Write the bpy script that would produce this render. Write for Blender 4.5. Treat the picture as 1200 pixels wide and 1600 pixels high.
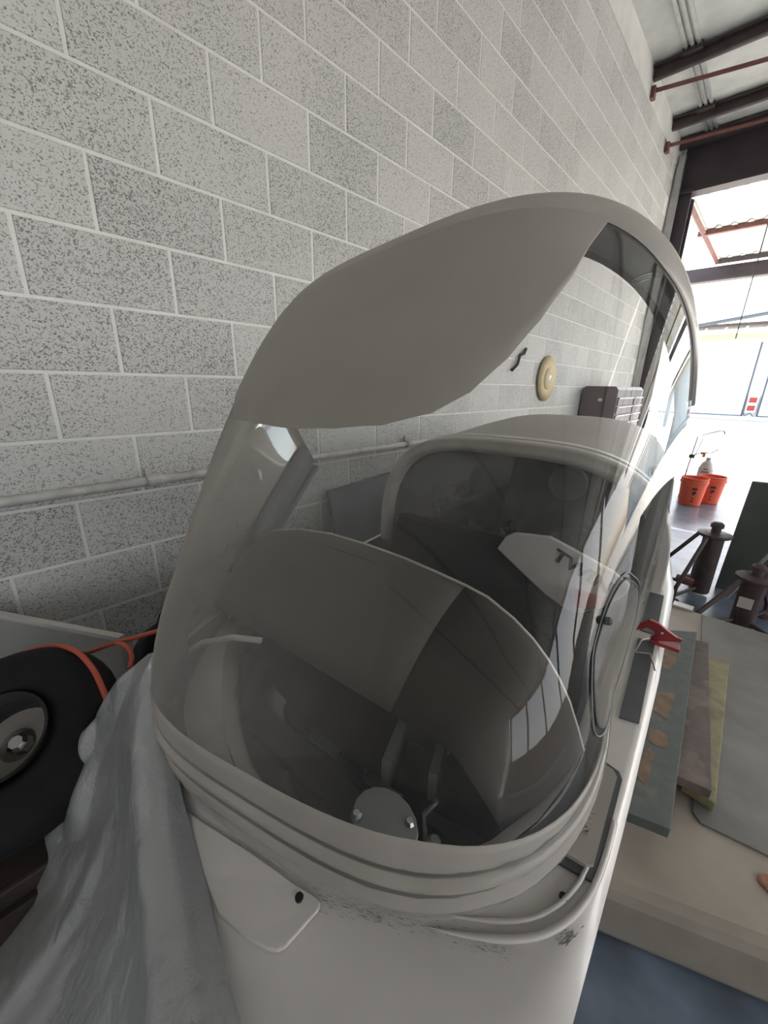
import bpy, bmesh, math, random
from mathutils import Vector, Matrix, noise
random.seed(7)
for o in list(bpy.data.objects): bpy.data.objects.remove(o)
scene = bpy.context.scene
COL = scene.collection
PI = math.pi
EYE = Vector((0, 0, 1.45))

# ------------------------------------------------------------------ camera
cam_d = bpy.data.cameras.new('camera'); cam = bpy.data.objects.new('camera', cam_d); COL.objects.link(cam)
RIGHT = Vector((0.7281, 0.6852, 0.0175)); UP = Vector((-0.2232, 0.2129, 0.9512)); FWD = Vector((-0.6481, 0.6965, -0.3080))
FWD.normalize(); RIGHT = (RIGHT - FWD * RIGHT.dot(FWD)).normalized(); UP = RIGHT.cross(FWD).normalized()
cam.matrix_world = Matrix(((RIGHT.x, UP.x, -FWD.x, EYE.x), (RIGHT.y, UP.y, -FWD.y, EYE.y), (RIGHT.z, UP.z, -FWD.z, EYE.z), (0, 0, 0, 1)))
cam_d.sensor_fit = 'VERTICAL'; cam_d.sensor_height = 24.0; cam_d.lens = 615.0 / 1600.0 * 24.0
cam_d.clip_start = 0.02; cam_d.clip_end = 300
scene.camera = cam

# ------------------------------------------------------------------ world, sun, exposure
world = bpy.data.worlds.new('sky'); scene.world = world; world.use_nodes = True
wn = world.node_tree.nodes; wl = world.node_tree.links
sky = wn.new('ShaderNodeTexSky'); sky.sky_type = 'NISHITA'; sky.sun_disc = False
sky.sun_elevation = math.radians(52); sky.sun_rotation = math.radians(35); sky.air_density = 1.0; sky.dust_density = 2.0
hs_ = wn.new('ShaderNodeHueSaturation'); hs_.inputs['Saturation'].default_value = .45; wl.new(sky.outputs[0], hs_.inputs['Color'])
wm_ = wn.new('ShaderNodeMix'); wm_.data_type = 'RGBA'; wm_.blend_type = 'MULTIPLY'; wm_.inputs[0].default_value = 1.0; wm_.inputs[7].default_value = (1.0, .935, .88, 1); wl.new(hs_.outputs[0], wm_.inputs[6]); wl.new(wm_.outputs[2], wn['Background'].inputs[0]); wn['Background'].inputs[1].default_value = 0.55
sun_d = bpy.data.lights.new('sun', 'SUN'); sun_d.energy = 9.0; sun_d.angle = 0.01; sun_d.color = (1, .96, .9)
sun = bpy.data.objects.new('sun', sun_d); COL.objects.link(sun)
sun.rotation_euler = Vector((-.45, -.66, -1.05)).to_track_quat('-Z', 'Y').to_euler(); sun.location = (5, 12, 12)
scene.view_settings.view_transform = 'Standard'; scene.view_settings.look = 'None'
scene.view_settings.gamma = 1.0; scene.view_settings.use_curve_mapping = False
scene.view_settings.exposure = 0.85

# ------------------------------------------------------------------ helpers
def ray(px, py):
    return (RIGHT * (px - 600) + UP * (800 - py) + FWD * 615.0).normalized()
def on(px, py, axis, val):
    """world point where the sight line of a pixel meets the plane axis = val"""
    d = ray(px, py); return EYE + d * ((val - EYE[axis]) / d[axis])
def deep(px, py, dep):
    d = ray(px, py); return EYE + d * (dep / d.dot(FWD))

MATS = {}
def mat(name, col, rough=.6, metal=0.0, noise_amt=0.0, nscale=8.0, bump=0.0, bscale=60.0, col2=None, spec=.5, coat=0.0, detail=6.0, emit=None, estr=0.0):
    if name in MATS: return MATS[name]
    m = bpy.data.materials.new(name); m.use_nodes = True; nt = m.node_tree; n = nt.nodes; l = nt.links
    b = n['Principled BSDF']; b.inputs['Roughness'].default_value = rough; b.inputs['Metallic'].default_value = metal
    b.inputs['Specular IOR Level'].default_value = spec; b.inputs['Coat Weight'].default_value = coat
    c4 = (*col, 1)
    b.inputs['Base Color'].default_value = c4
    if noise_amt > 0 or bump > 0:
        g = n.new('ShaderNodeNewGeometry')
    if noise_amt > 0:
        t = n.new('ShaderNodeTexNoise'); t.inputs['Scale'].default_value = nscale; t.inputs['Detail'].default_value = detail
        l.new(g.outputs['Position'], t.inputs['Vector'])
        r = n.new('ShaderNodeValToRGB'); r.color_ramp.elements[0].position = .35; r.color_ramp.elements[1].position = .68
        c2 = col2 if col2 else tuple(c * (1 - noise_amt) for c in col)
        r.color_ramp.elements[0].color = (*c2, 1); r.color_ramp.elements[1].color = c4
        l.new(t.outputs['Fac'], r.inputs['Fac']); l.new(r.outputs['Color'], b.inputs['Base Color'])
    if bump > 0:
        t2 = n.new('ShaderNodeTexNoise'); t2.inputs['Scale'].default_value = bscale; t2.inputs['Detail'].default_value = 4
        l.new(g.outputs['Position'], t2.inputs['Vector'])
        bp = n.new('ShaderNodeBump'); bp.inputs['Strength'].default_value = bump; bp.inputs['Distance'].default_value = .01
        l.new(t2.outputs['Fac'], bp.inputs['Height']); l.new(bp.outputs['Normal'], b.inputs['Normal'])
    if emit:
        b.inputs['Emission Color'].default_value = (*emit, 1); b.inputs['Emission Strength'].default_value = estr
    MATS[name] = m
    return m

def obj(name, verts, faces, m, parent=None, smooth=False, edges=()):
    me = bpy.data.meshes.new(name); me.from_pydata([tuple(v) for v in verts], list(edges), faces); me.validate(); me.update()
    return obj_me(name, me, m, parent, smooth)
def obj_me(name, me, m, parent=None, smooth=False):
    if m and not me.materials: me.materials.append(m)
    if smooth:
        for p in me.polygons: p.use_smooth = True
    o = bpy.data.objects.new(name, me); COL.objects.link(o)
    if parent: o.parent = parent
    return o
def tag(o, label=None, cat=None, group=None, kind=None):
    if label: o['label'] = label
    if cat: o['category'] = cat
    if group: o['group'] = group
    if kind: o['kind'] = kind
    return o
def empty(name, loc=(0, 0, 0)):
    """an empty at the base of a thing; parts are modelled in world coordinates"""
    o = bpy.data.objects.new(name, None); o.empty_display_size = .05; COL.objects.link(o); o.location = loc
    return o
def adopt(root, *parts):
    for p in parts:
        p.parent = root; p.matrix_parent_inverse = Matrix.Translation(root.location).inverted()
class MB:
    def __init__(s): s.v = []; s.f = []
    def add(s, v, f):
        k = len(s.v); s.v += [Vector(q) for q in v]; s.f += [tuple(i + k for i in q) for q in f]; return s
    def box(s, c, d, M=None):
        x, y, z = d[0] / 2, d[1] / 2, d[2] / 2
        vs = [Vector((sx * x, sy * y, sz * z)) for sx in (-1, 1) for sy in (-1, 1) for sz in (-1, 1)]
        if M: vs = [M @ q for q in vs]
        vs = [q + Vector(c) for q in vs]
        return s.add(vs, [(0, 1, 3, 2), (4, 6, 7, 5), (0, 4, 5, 1), (2, 3, 7, 6), (0, 2, 6, 4), (1, 5, 7, 3)])
    def prism(s, poly, off):
        """closed polygon (3D points) extruded by the vector off"""
        n = len(poly); off = Vector(off)
        vs = [Vector(p) for p in poly] + [Vector(p) + off for p in poly]
        fs = [tuple(range(n))[::-1], tuple(range(n, 2 * n))] + [(i, (i + 1) % n, n + (i + 1) % n, n + i) for i in range(n)]
        return s.add(vs, fs)
    def tube(s, pts, r, n=8, closed=False):
        pts = [Vector(p) for p in pts]; m = len(pts); rings = []
        rr = r if isinstance(r, (list, tuple)) else [r] * m
        prev = None
        for i, p in enumerate(pts):
            if closed: t = pts[(i + 1) % m] - pts[i - 1]
            else: t = pts[min(i + 1, m - 1)] - pts[max(i - 1, 0)]
            t.normalize()
            if prev is None:
                a = Vector((0, 0, 1)) if abs(t.z) < .9 else Vector((1, 0, 0)); u = t.cross(a).normalized()
            else:
                u = (prev - t * prev.dot(t)).normalized()
            prev = u; w = t.cross(u)
            rings.append([p + (u * math.cos(2 * PI * k / n) + w * math.sin(2 * PI * k / n)) * rr[i] for k in range(n)])
        vs = [q for g in rings for q in g]; fs = []
        for i in range(m if closed else m - 1):
            j = (i + 1) % m
            fs += [(i * n + k, i * n + (k + 1) % n, j * n + (k + 1) % n, j * n + k) for k in range(n)]
        if not closed: fs += [tuple(range(n))[::-1], tuple(range((m - 1) * n, m * n))]
        return s.add(vs, fs)
    def lathe(s, prof, c, ax=(0, 0, 1), n=28, cap=True):
        """prof = list of (radius, height) turned round the axis ax through c"""
        c = Vector(c); ax = Vector(ax).normalized(); a = Vector((1, 0, 0)) if abs(ax.x) < .9 else Vector((0, 1, 0))
        u = ax.cross(a).normalized(); w = ax.cross(u); vs = []
        for r, h in prof: vs += [c + ax * h + (u * math.cos(2 * PI * k / n) + w * math.sin(2 * PI * k / n)) * r for k in range(n)]
        fs = []
        for i in range(len(prof) - 1): fs += [(i * n + k, i * n + (k + 1) % n, (i + 1) * n + (k + 1) % n, (i + 1) * n + k) for k in range(n)]
        if cap: fs += [tuple(range(n))[::-1], tuple(range((len(prof) - 1) * n, len(prof) * n))]
        return s.add(vs, fs)
    def grid(s, rows, close=False):
        n = len(rows[0]); vs = [q for r in rows for q in r]; fs = []
        for i in range(len(rows) - 1):
            for j in range(n if close else n - 1):
                k = (j + 1) % n
                fs.append((i * n + j, i * n + k, (i + 1) * n + k, (i + 1) * n + j))
        return s.add(vs, fs)
    def build(s, name, m, parent=None, smooth=False, bevel=0, fix=True, root=None):
        me = bpy.data.meshes.new(name); me.from_pydata([tuple(v) for v in s.v], [], s.f); me.validate()
        if fix:
            b = bmesh.new(); b.from_mesh(me); bmesh.ops.recalc_face_normals(b, faces=b.faces); b.to_mesh(me); b.free()
        me.update(); o = obj_me(name, me, m, None, smooth)
        if bevel:
            md = o.modifiers.new('bevel', 'BEVEL'); md.width = bevel; md.segments = 2; md.limit_method = 'ANGLE'
        if parent: adopt(parent, o)
        return o
def adopt_any(parent, o):
    o.parent = parent; o.matrix_parent_inverse = (Matrix.Translation(parent.location) if not parent.parent else Matrix.Identity(4)).inverted()
def spl_early(pts, n=6):
    out = []; P = [Vector(p) for p in pts]; P = [P[0] * 2 - P[1]] + P + [P[-1] * 2 - P[-2]]
    for i in range(1, len(P) - 2):
        for k in range(n):
            t = k / n; p0, p1, p2, p3 = P[i - 1:i + 3]
            out.append(.5 * (2 * p1 + (p2 - p0) * t + (2 * p0 - 5 * p1 + 4 * p2 - p3) * t * t + (3 * p1 - p0 - 3 * p2 + p3) * t ** 3))
    return out + [P[-2]]
def text_mesh(name, body, size, M, m, parent, ext=.0008, bold=0.0):
    c = bpy.data.curves.new(name, 'FONT'); c.body = body; c.size = size; c.extrude = ext; c.offset = bold; c.align_x = 'CENTER'; c.align_y = 'CENTER'
    t = bpy.data.objects.new(name, c); COL.objects.link(t); dg = bpy.context.evaluated_depsgraph_get()
    me = bpy.data.meshes.new_from_object(t.evaluated_get(dg)); bpy.data.objects.remove(t)
    me.transform(M); me.materials.clear()
    o = obj_me(name, me, m); adopt(parent, o)
    return o

# ------------------------------------------------------------------ materials
def block_material():
    m = bpy.data.materials.new('painted_block'); m.use_nodes = True; nt = m.node_tree; n = nt.nodes; l = nt.links
    b = n['Principled BSDF']; b.inputs['Roughness'].default_value = .62
    g = n.new('ShaderNodeNewGeometry'); oi = n.new('ShaderNodeObjectInfo')
    mp = n.new('ShaderNodeMapping'); mp.inputs['Scale'].default_value = (1, 1, 1.25)
    l.new(g.outputs['Position'], mp.inputs['Vector'])
    t = n.new('ShaderNodeTexNoise'); t.inputs['Scale'].default_value = 180; t.inputs['Detail'].default_value = 3; t.inputs['Roughness'].default_value = .6
    l.new(mp.outputs[0], t.inputs['Vector'])
    # pore density differs from block to block
    mr = n.new('ShaderNodeMapRange'); mr.inputs['To Min'].default_value = -.02; mr.inputs['To Max'].default_value = .03
    l.new(oi.outputs['Random'], mr.inputs['Value'])
    big = n.new('ShaderNodeTexNoise'); big.inputs['Scale'].default_value = 3.0; l.new(g.outputs['Position'], big.inputs['Vector'])
    mr2 = n.new('ShaderNodeMapRange'); mr2.inputs['To Min'].default_value = -.05; mr2.inputs['To Max'].default_value = .05; l.new(big.outputs['Fac'], mr2.inputs['Value'])
    a1 = n.new('ShaderNodeMath'); a1.operation = 'ADD'; l.new(t.outputs['Fac'], a1.inputs[0]); l.new(mr.outputs[0], a1.inputs[1])
    a2 = n.new('ShaderNodeMath'); a2.operation = 'ADD'; l.new(a1.outputs[0], a2.inputs[0]); l.new(mr2.outputs[0], a2.inputs[1])
    r = n.new('ShaderNodeValToRGB'); r.color_ramp.elements[0].position = .37; r.color_ramp.elements[1].position = .475
    r.color_ramp.elements[0].color = (.18, .177, .168, 1); r.color_ramp.elements[1].color = (.53, .528, .51, 1)
    l.new(a2.outputs[0], r.inputs['Fac'])
    hv = n.new('ShaderNodeHueSaturation'); mv = n.new('ShaderNodeMapRange'); mv.inputs['To Min'].default_value = .96; mv.inputs['To Max'].default_value = 1.04
    l.new(oi.outputs['Random'], mv.inputs['Value']); l.new(mv.outputs[0], hv.inputs['Value']); l.new(r.outputs['Color'], hv.inputs['Color'])
    l.new(hv.outputs['Color'], b.inputs['Base Color'])
    bp = n.new('ShaderNodeBump'); bp.inputs['Strength'].default_value = .55; bp.inputs['Distance'].default_value = .006
    l.new(r.outputs['Color'], bp.inputs['Height']); l.new(bp.outputs['Normal'], b.inputs['Normal'])
    return m
M_block = block_material()
M_mortar = mat('painted_mortar', (.70, .695, .675), .6, noise_amt=.10, nscale=14, bump=.15, bscale=90)
M_render = mat('smooth_plaster', (.62, .615, .585), .7, noise_amt=.15, nscale=4, bump=.3, bscale=40)
M_conc = mat('concrete', (.21, .26, .34), .30, noise_amt=.45, nscale=6, bump=.12, bscale=12, spec=.6)
M_ground = mat('sunlit_apron', (.62, .61, .57), .8, noise_amt=.12, nscale=.8)
M_roof = mat('foil_faced_insulation', (.60, .61, .58), .55, noise_amt=.18, nscale=5, bump=.35, bscale=9)
M_rib = mat('galvanised_rib', (.55, .56, .55), .3, .55, noise_amt=.2, nscale=10)
M_steel = mat('dark_red_oxide_steel', (.075, .052, .052), .55, noise_amt=.35, nscale=7)
M_hdr = mat('purple_brown_steel', (.085, .066, .078), .55, noise_amt=.25, nscale=3)
M_redsteel = mat('red_oxide_steel', (.22, .085, .07), .55, noise_amt=.3, nscale=9)
M_white = mat('white_gelcoat', (.64, .605, .575), .25, noise_amt=.12, nscale=7, spec=.5, coat=.3)
M_tan = mat('dusty_tan_paint', (.37, .335, .30), .5, noise_amt=.10, nscale=5)
M_tan2 = mat('dusty_frame', (.46, .425, .38), .38, noise_amt=.18, nscale=9, coat=.15)
M_grime = mat('grimy_seal', (.30, .285, .26), .8, noise_amt=.65, nscale=38, bump=.3, bscale=120)
M_lining = mat('dark_grey_lining', (.105, .11, .115), .75, noise_amt=.25, nscale=14)
M_black = mat('black_cloth', (.022, .022, .024), .9, noise_amt=.4, nscale=12, bump=.2, bscale=60)
M_tub = mat('cockpit_lining', (.085, .072, .062), .8, noise_amt=.4, nscale=6)
M_hood = mat('taupe_vinyl', (.115, .098, .088), .6, noise_amt=.18, nscale=5, spec=.3)
M_red = mat('red_paint', (.38, .035, .04), .4, noise_amt=.2, nscale=40)
M_rubber = mat('tyre_rubber', (.014, .014, .0145), .8, noise_amt=.3, nscale=20, spec=.25)
M_orange = mat('orange_plastic', (.80, .13, .06), .45, noise_amt=.1, nscale=6)
M_cord = mat('orange_cord', (.55, .10, .05), .5)
M_dkmark = mat('dark_print', (.06, .03, .04), .6)
M_chrome = mat('bright_metal', (.6, .6, .6), .25, 1.0)
M_grey = mat('grey_bracket', (.26, .265, .25), .5, noise_amt=.15, nscale=20)

def glass(name, dust_lo, dust_hi, dustcol=(.42, .40, .37), tint=(.93, .94, .94), scale=3.0, dirt_dir=None, rough=.02):
    m = bpy.data.materials.new(name); m.use_nodes = True; nt = m.node_tree; n = nt.nodes; l = nt.links
    for q in list(n):
        if q.type == 'BSDF_PRINCIPLED': n.remove(q)
    out = [q for q in n if q.type == 'OUTPUT_MATERIAL'][0]
    tr = n.new('ShaderNodeBsdfTransparent'); tr.inputs[0].default_value = (*tint, 1)
    gl = n.new('ShaderNodeBsdfGlossy'); gl.inputs['Roughness'].default_value = rough
    fr = n.new('ShaderNodeFresnel'); fr.inputs[0].default_value = 1.49
    mx = n.new('ShaderNodeMixShader'); l.new(fr.outputs[0], mx.inputs[0]); l.new(tr.outputs[0], mx.inputs[1]); l.new(gl.outputs[0], mx.inputs[2])
    df = n.new('ShaderNodeBsdfDiffuse'); df.inputs[0].default_value = (*dustcol, 1)
    g = n.new('ShaderNodeNewGeometry')
    t = n.new('ShaderNodeTexNoise'); t.inputs['Scale'].default_value = scale; t.inputs['Detail'].default_value = 7; t.inputs['Roughness'].default_value = .62
    l.new(g.outputs['Position'], t.inputs['Vector'])
    mr = n.new('ShaderNodeMapRange'); mr.inputs['From Min'].default_value = .3; mr.inputs['From Max'].default_value = .75
    mr.inputs['To Min'].default_value = dust_lo; mr.inputs['To Max'].default_value = dust_hi
    l.new(t.outputs['Fac'], mr.inputs['Value']); fac = mr.outputs[0]
    if dirt_dir:                     # the film of dust lies thicker toward one side of the pane
        sx = n.new('ShaderNodeSeparateXYZ'); l.new(g.outputs['Position'], sx.inputs[0])
        m3 = n.new('ShaderNodeMapRange'); ax, a0, a1, b0, b1 = dirt_dir
        m3.inputs['From Min'].default_value = a0; m3.inputs['From Max'].default_value = a1; m3.inputs['To Min'].default_value = b0; m3.inputs['To Max'].default_value = b1
        l.new(sx.outputs[ax], m3.inputs['Value']); mm = n.new('ShaderNodeMath'); mm.operation = 'MULTIPLY'; l.new(fac, mm.inputs[0]); l.new(m3.outputs[0], mm.inputs[1]); fac = mm.outputs[0]
    dt = n.new('ShaderNodeVectorMath'); dt.operation = 'DOT_PRODUCT'; l.new(g.outputs['Normal'], dt.inputs[0]); l.new(g.outputs['Incoming'], dt.inputs[1])
    def mth(op, a, b=None):
        q = n.new('ShaderNodeMath'); q.operation = op
        for i_, v_ in enumerate((a, b)):
            if v_ is None: continue
            if isinstance(v_, (int, float)): q.inputs[i_].default_value = v_
            else: l.new(v_, q.inputs[i_])
        return q.outputs[0]
    fac = mth('SUBTRACT', 1.0, mth('EXPONENT', mth('MULTIPLY', mth('DIVIDE', fac, mth('MAXIMUM', mth('ABSOLUTE', dt.outputs['Value']), .10)), -1.0)))
    m2 = n.new('ShaderNodeMixShader'); l.new(fac, m2.inputs[0]); l.new(mx.outputs[0], m2.inputs[1]); l.new(df.outputs[0], m2.inputs[2])
    l.new(m2.outputs[0], out.inputs['Surface'])
    return m
M_glass = glass('dusty_perspex', .08, .15, dustcol=(.40, .375, .345), dirt_dir=(0, -.15, -.60, .22, 3.4))
M_glass2 = glass('scratched_perspex', .08, .50, dustcol=(.30, .30, .295), tint=(.42, .43, .44), scale=9)
M_glass3 = glass('rear_perspex', .15, .5, tint=(.8, .8, .8), scale=4)

# ------------------------------------------------------------------ setting: floor, wall, roof, door
CEIL = 4.57; WX = -1.6; Y0 = -7.0; Y1 = 7.45; X1 = 9.0
def struct(o): o['kind'] = 'structure'; return o
fl = struct(MB().box((3.5, .2, -.15), (10.6, 14.6, .3)).build('floor', M_conc))
ga = struct(MB().box((3.5, 34, -.16), (120, 53.0, .3)).build('ground_apron', M_ground))
gb = struct(MB().box((34, 0, -.165), (50, 15, .3)).build('ground_side', M_ground))
wl_ = struct(MB().box((WX - .155, (Y0 + Y1) / 2, CEIL / 2 - .02), (.3, Y1 - Y0, CEIL + .04)).build('wall_left', M_mortar))
struct(MB().box((3.5, Y0 - .16, CEIL / 2), (10.8, .3, CEIL)).build('wall_back', M_render))
b = MB(); b.box((X1 + .1, .2, .95), (.2, 14.5, 1.9)); b.box((X1 + .1, .2, 4.45), (.2, 14.5, .3))  # unseen right wall, its high window openings added to let in light
for k in range(6): b.box((X1 + .1, -6.8 + k * 2.8, 3.1), (.2, .25, 2.4))
struct(b.build('wall_right', M_render))
# blocks: 0.406 x 0.2045 modules, running bond
CH = .2045; BL = .4062; PROUD = .0022
def block_mesh(w, h):
    b = MB(); t = PROUD + .005; e = .003; x = t
    hy, hz = w / 2, h / 2
    vs = [(0, -hy, -hz), (0, hy, -hz), (0, hy, hz), (0, -hy, hz), (x - e * .7, -hy, -hz), (x - e * .7, hy, -hz), (x - e * .7, hy, hz), (x - e * .7, -hy, hz),
          (x, -hy + e, -hz + e), (x, hy - e, -hz + e), (x, hy - e, hz - e), (x, -hy + e, hz - e)]
    fs = [(8, 9, 10, 11)] + [(4 + i, 4 + (i + 1) % 4, 8 + (i + 1) % 4, 8 + i) for i in range(4)] + [(i, (i + 1) % 4, 4 + (i + 1) % 4, 4 + i) for i in range(4)]
    b.add(vs, fs)
    me = bpy.data.meshes.new('block'); me.from_pydata([tuple(v) for v in b.v], [], b.f); me.update(); me.materials.append(M_block); return me
me_full = block_mesh(BL - .010, CH - .010)
cands = []
for k in range(-7, 14):
    zc = 1.468 + CH * (k + .5); off = .42 if k % 2 == 0 else .2169
    for i in range(-4, 18):
        yc = off + BL * (i + .5)
        if yc + BL / 2 > Y1 - .03: continue
        P = Vector((WX, yc, zc)) - EYE; d = P.dot(FWD)
        vis = 0
        if d > .1:
            px = 600 + 615 * P.dot(RIGHT) / d; py = 800 - 615 * P.dot(UP) / d
            if -150 < px < 1250 and -120 < py < 1100 and zc > .45: vis = 1 / (P.length ** 2) * abs(P.x) / P.length
        cands.append((vis, yc, zc))
cands.sort(reverse=True)
rest = MB()
for q, (vis, yc, zc) in enumerate(cands):
    if q < 300 and vis > 0:
        o = obj_me('block', me_full, M_block); o.location = (WX - .010, yc, zc); adopt_any(wl_, o)
    else:
        vs = [Vector(v.co) + Vector((WX - .010, yc, zc)) for v in me_full.vertices]
        rest.add(vs, [tuple(p.vertices) for p in me_full.polygons])
rb = rest.build('far_blocks', M_block, wl_, fix=False); rb['kind'] = 'stuff'
adopt_any(wl_, rb)
# plastered strip above the last course
o = MB().box((WX + .0, (Y1 + 3) / 2, CEIL - .13), (.012, Y1 - 3, .26)).build('plaster_band', M_render); adopt_any(wl_, o)

# roof
ce = struct(MB().box((3.5, .2, CEIL + .1), (10.8, 14.7, .2)).build('ceiling', M_roof))
def cpart(o): adopt_any(ce, o); return o
for k in range(9):           # ribs of the roof sheeting run along the hangar
    xr = WX + .33 + k * .92
    o = MB()
    for dx in (-.05, .0, .05): o.box((xr + dx, .2, CEIL - .012), (.028, 14.4, .03))
    cpart(o.build('roof_rib', M_rib))
def angle_beam(name, y, z, h, m, x0=WX + .01, x1=X1, w=.07):
    b = MB(); b.box(((x0 + x1) / 2, y, z + h / 2), (x1 - x0, .02, h)); b.box(((x0 + x1) / 2, y + w / 2, z + .01), (x1 - x0, w, .02)); b.box(((x0 + x1) / 2, y - w / 2, z + h - .01), (x1 - x0, w, .02))
    return cpart(b.build(name, m))
for yb in (5.62, 6.72, 7.28, 3.4, 1.2, -1.0, -3.2, -5.4): angle_beam('purlin', yb, CEIL - .115, .10, M_steel, w=.05)
for yb in (5.62, 6.72):
    for k in range(9):
        cpart(MB().box((WX + .33 + k * .92, yb - .03, CEIL - .03), (.16, .12, .05)).build('purlin_clip', M_steel))
# red braces from wall plates to the purlins
for (y, z, ex_, ey_, yb_) in ((5.66, 4.38, 1200, 92, 4.36), (6.62, 4.26, 1200, 186, 4.25)):
    P0 = Vector((WX + .02, y, z)); P1 = on(ex_, ey_, 2, yb_); P1 = P0 + (P1 - P0) * 1.6
    cpart(MB().tube([P0, P1], .02, 4).build('brace', M_redsteel))
    cpart(MB().box((WX + .025, y, z - .02), (.04, .07, .10)).build('wall_plate', M_redsteel))
# header girder over the hangar door and the column beside it
b = MB(); b.box((3.68, 7.55, 4.32), (10.56, .03, .62)); b.box((3.68, 7.55, 4.005), (10.56, .22, .03)); b.box((3.68, 7.55, 4.62), (10.56, .22, .03))
struct(b.build('trim_1', M_hdr))
b = MB(); b.box((-1.46, 7.62, 2.0), (.03, .26, 4.0)); b.box((-1.46, 7.49, 2.0), (.16, .02, 4.0)); b.box((-1.46, 7.74, 2.0), (.16, .02, 4.0))
struct(b.build('trim_2', M_hdr))
struct(MB().box((-1.545, 7.36, 2.2), (.07, .07, 4.4)).build('trim_3', M_rib))
struct(MB().box((WX - .1, 7.55, 2.28), (.3, .2, 4.56)).build('trim_4', M_render))
# tilted-up hangar door: corrugated leaf with steel frame, held out level above the apron
M_sheet = mat('translucent_corrugated_sheet', (.78, .80, .76), .5, noise_amt=.2, nscale=1.5)
dr = empty('door_1', (3.6, 7.7, 4.0)); dr['kind'] = 'structure'
DZ0, DZ1, DY0, DY1 = 3.98, 4.05, 7.7, 11.6
for k in range(13):
    x0 = -1.45 + k * .8; rows = []
    for yy in (DY0, DY1):
        z = DZ0 if yy == DY0 else DZ1
        rows.append([Vector((x0 + .8 * j / 24, yy, z + (.03 if (j % 6) in (0, 1) else 0.0))) for j in range(25)])
    o = MB().grid(rows).build('corrugated_sheet', M_sheet, dr); md = o.modifiers.new('thick', 'SOLIDIFY'); md.thickness = .004
for yy in (9.3,): MB().box((3.7, yy, 3.96), (10.4, .08, .07)).build('door_rail', M_redsteel, dr)
MB().tube([(-1.42, 7.75, 3.93), (-1.42, 11.5, 3.98)], .04, 4).build('door_stile', M_redsteel, dr)
b = MB(); b.box((3.4, 11.7, 3.80), (11.2, .16, .26)); b.box((3.4, 11.62, 3.66), (11.2, .22, .03)); b.box((-1.0, 11.55, 4.0), (.9, .1, .08))
b.build('door_edge_girder', M_hdr, dr)
MB().tube([(-.55, 8.3, 3.95), (-.56, 8.3, 2.95), (-.57, 8.32, 2.2)], .008, 5).build('pull_rope', M_steel, dr)

# ------------------------------------------------------------------ glider
A_PSI = math.radians(6)
FA = Vector((-math.sin(A_PSI), math.cos(A_PSI), 0)); FL = Vector((math.cos(A_PSI), math.sin(A_PSI), 0)); FU = Vector((0, 0, 1))
FO = Vector((-.42, .10, .98))
def F(t, v, h): return FO + FA * t + FL * v + FU * h
def FT(px, py, t):
    d = ray(px, py); k = (FO + FA * t - EYE).dot(FA) / d.dot(FA); P = EYE + d * k - FO
    return P.dot(FL), P.z
gl = tag(empty('glider', F(1.0, 0, -.98)), 'white two-seat glider with raised front canopy parked along the block wall', 'glider')
def wo(t):
    if t >= 2.3: return max(.11, .395 * (1 - ((t - 2.3) / 3.2) ** 1.1 * .75))
    if t >= 0: return .42 + .037 * t
    return .42 * math.sqrt(max(0, 1 - (-t / .85) ** 2.2))
def lerp_tab(tab, t):
    if t <= tab[0][0]: return tab[0][1]
    for (a0, b0), (a1, b1) in zip(tab, tab[1:]):
        if t <= a1: return b0 + (b1 - b0) * (t - a0) / (a1 - a0)
    return tab[-1][1]
VL = [(-.70, .198), (-.66, .18), (-.55, .165), (-.40, .15), (-.25, .13), (-.15, .105), (-.06, .03), (0, -.05), (.06, -.165), (.2, -.29), (.41, -.385), (.6, -.442), (1.0, -.457), (2.3, -.40)]
VR = [(-.70, .202), (-.66, .24), (-.55, .30), (-.40, .355), (-.25, .39), (-.1, .415), (0, .424), (.3, .442), (.6, .455), (1.0, .462), (1.5, .425), (2.3, .395)]
def vl(t): return lerp_tab(VL, t) if t < 2.3 else -wo(t)
def vr(t): return lerp_tab(VR, t) if t < 2.3 else wo(t)
def gop(t): return max(0, 1 - (1 - (t - .05) / .40) ** 2.8) ** (1 / 2.8) if t < .45 else 1.0
def ir(t):
    if t <= .05: return .10
    if t < .45: return .10 + .285 * gop(t)
    if t < 2.1: return .385 - .02 * (t - .45)
    return (.352) * math.sqrt(max(0, 1 - ((t - 2.1) / .2) ** 2)) if t < 2.3 else 0
def il(t):
    if t <= .05: return .10
    if t < .45: return .10 + (vl(t) + .02 - .10) * gop(t)
    if t < 2.1: return vl(t) + .02
    return (vl(2.1) + .02) * math.sqrt(max(0, 1 - ((t - 2.1) / .2) ** 2)) if t < 2.3 else 0
def drop(t): return -1.5 * max(0, .2 - t) ** 2 * (1 if t > -.3 else 1) if t > -.85 else -1.65
def hb(t):
    if t < 0: return -.60 + .02 * t - (-.0) if t > -.2 else -.60
    if t > 2.3: return -.60 + .35 * min(1, (t - 2.3) / 2.4)
    return -.60
def wop(t):
    if t <= .05: return 0.0
    if t < .45: return .385 * (1 - (1 - (t - .05) / .40) ** 2.8) ** (1 / 2.8)
    if t < 2.1: return .385 - .02 * (t - .45)
    if t < 2.3: return (.352) * math.sqrt(max(0, 1 - ((t - 2.1) / .2) ** 2))
    return 0.0
def drop(t): return -1.5 * max(0, .2 - t) ** 2 if t > -.2 else -.24 - 1.2 * (-.2 - t) * .45
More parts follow.
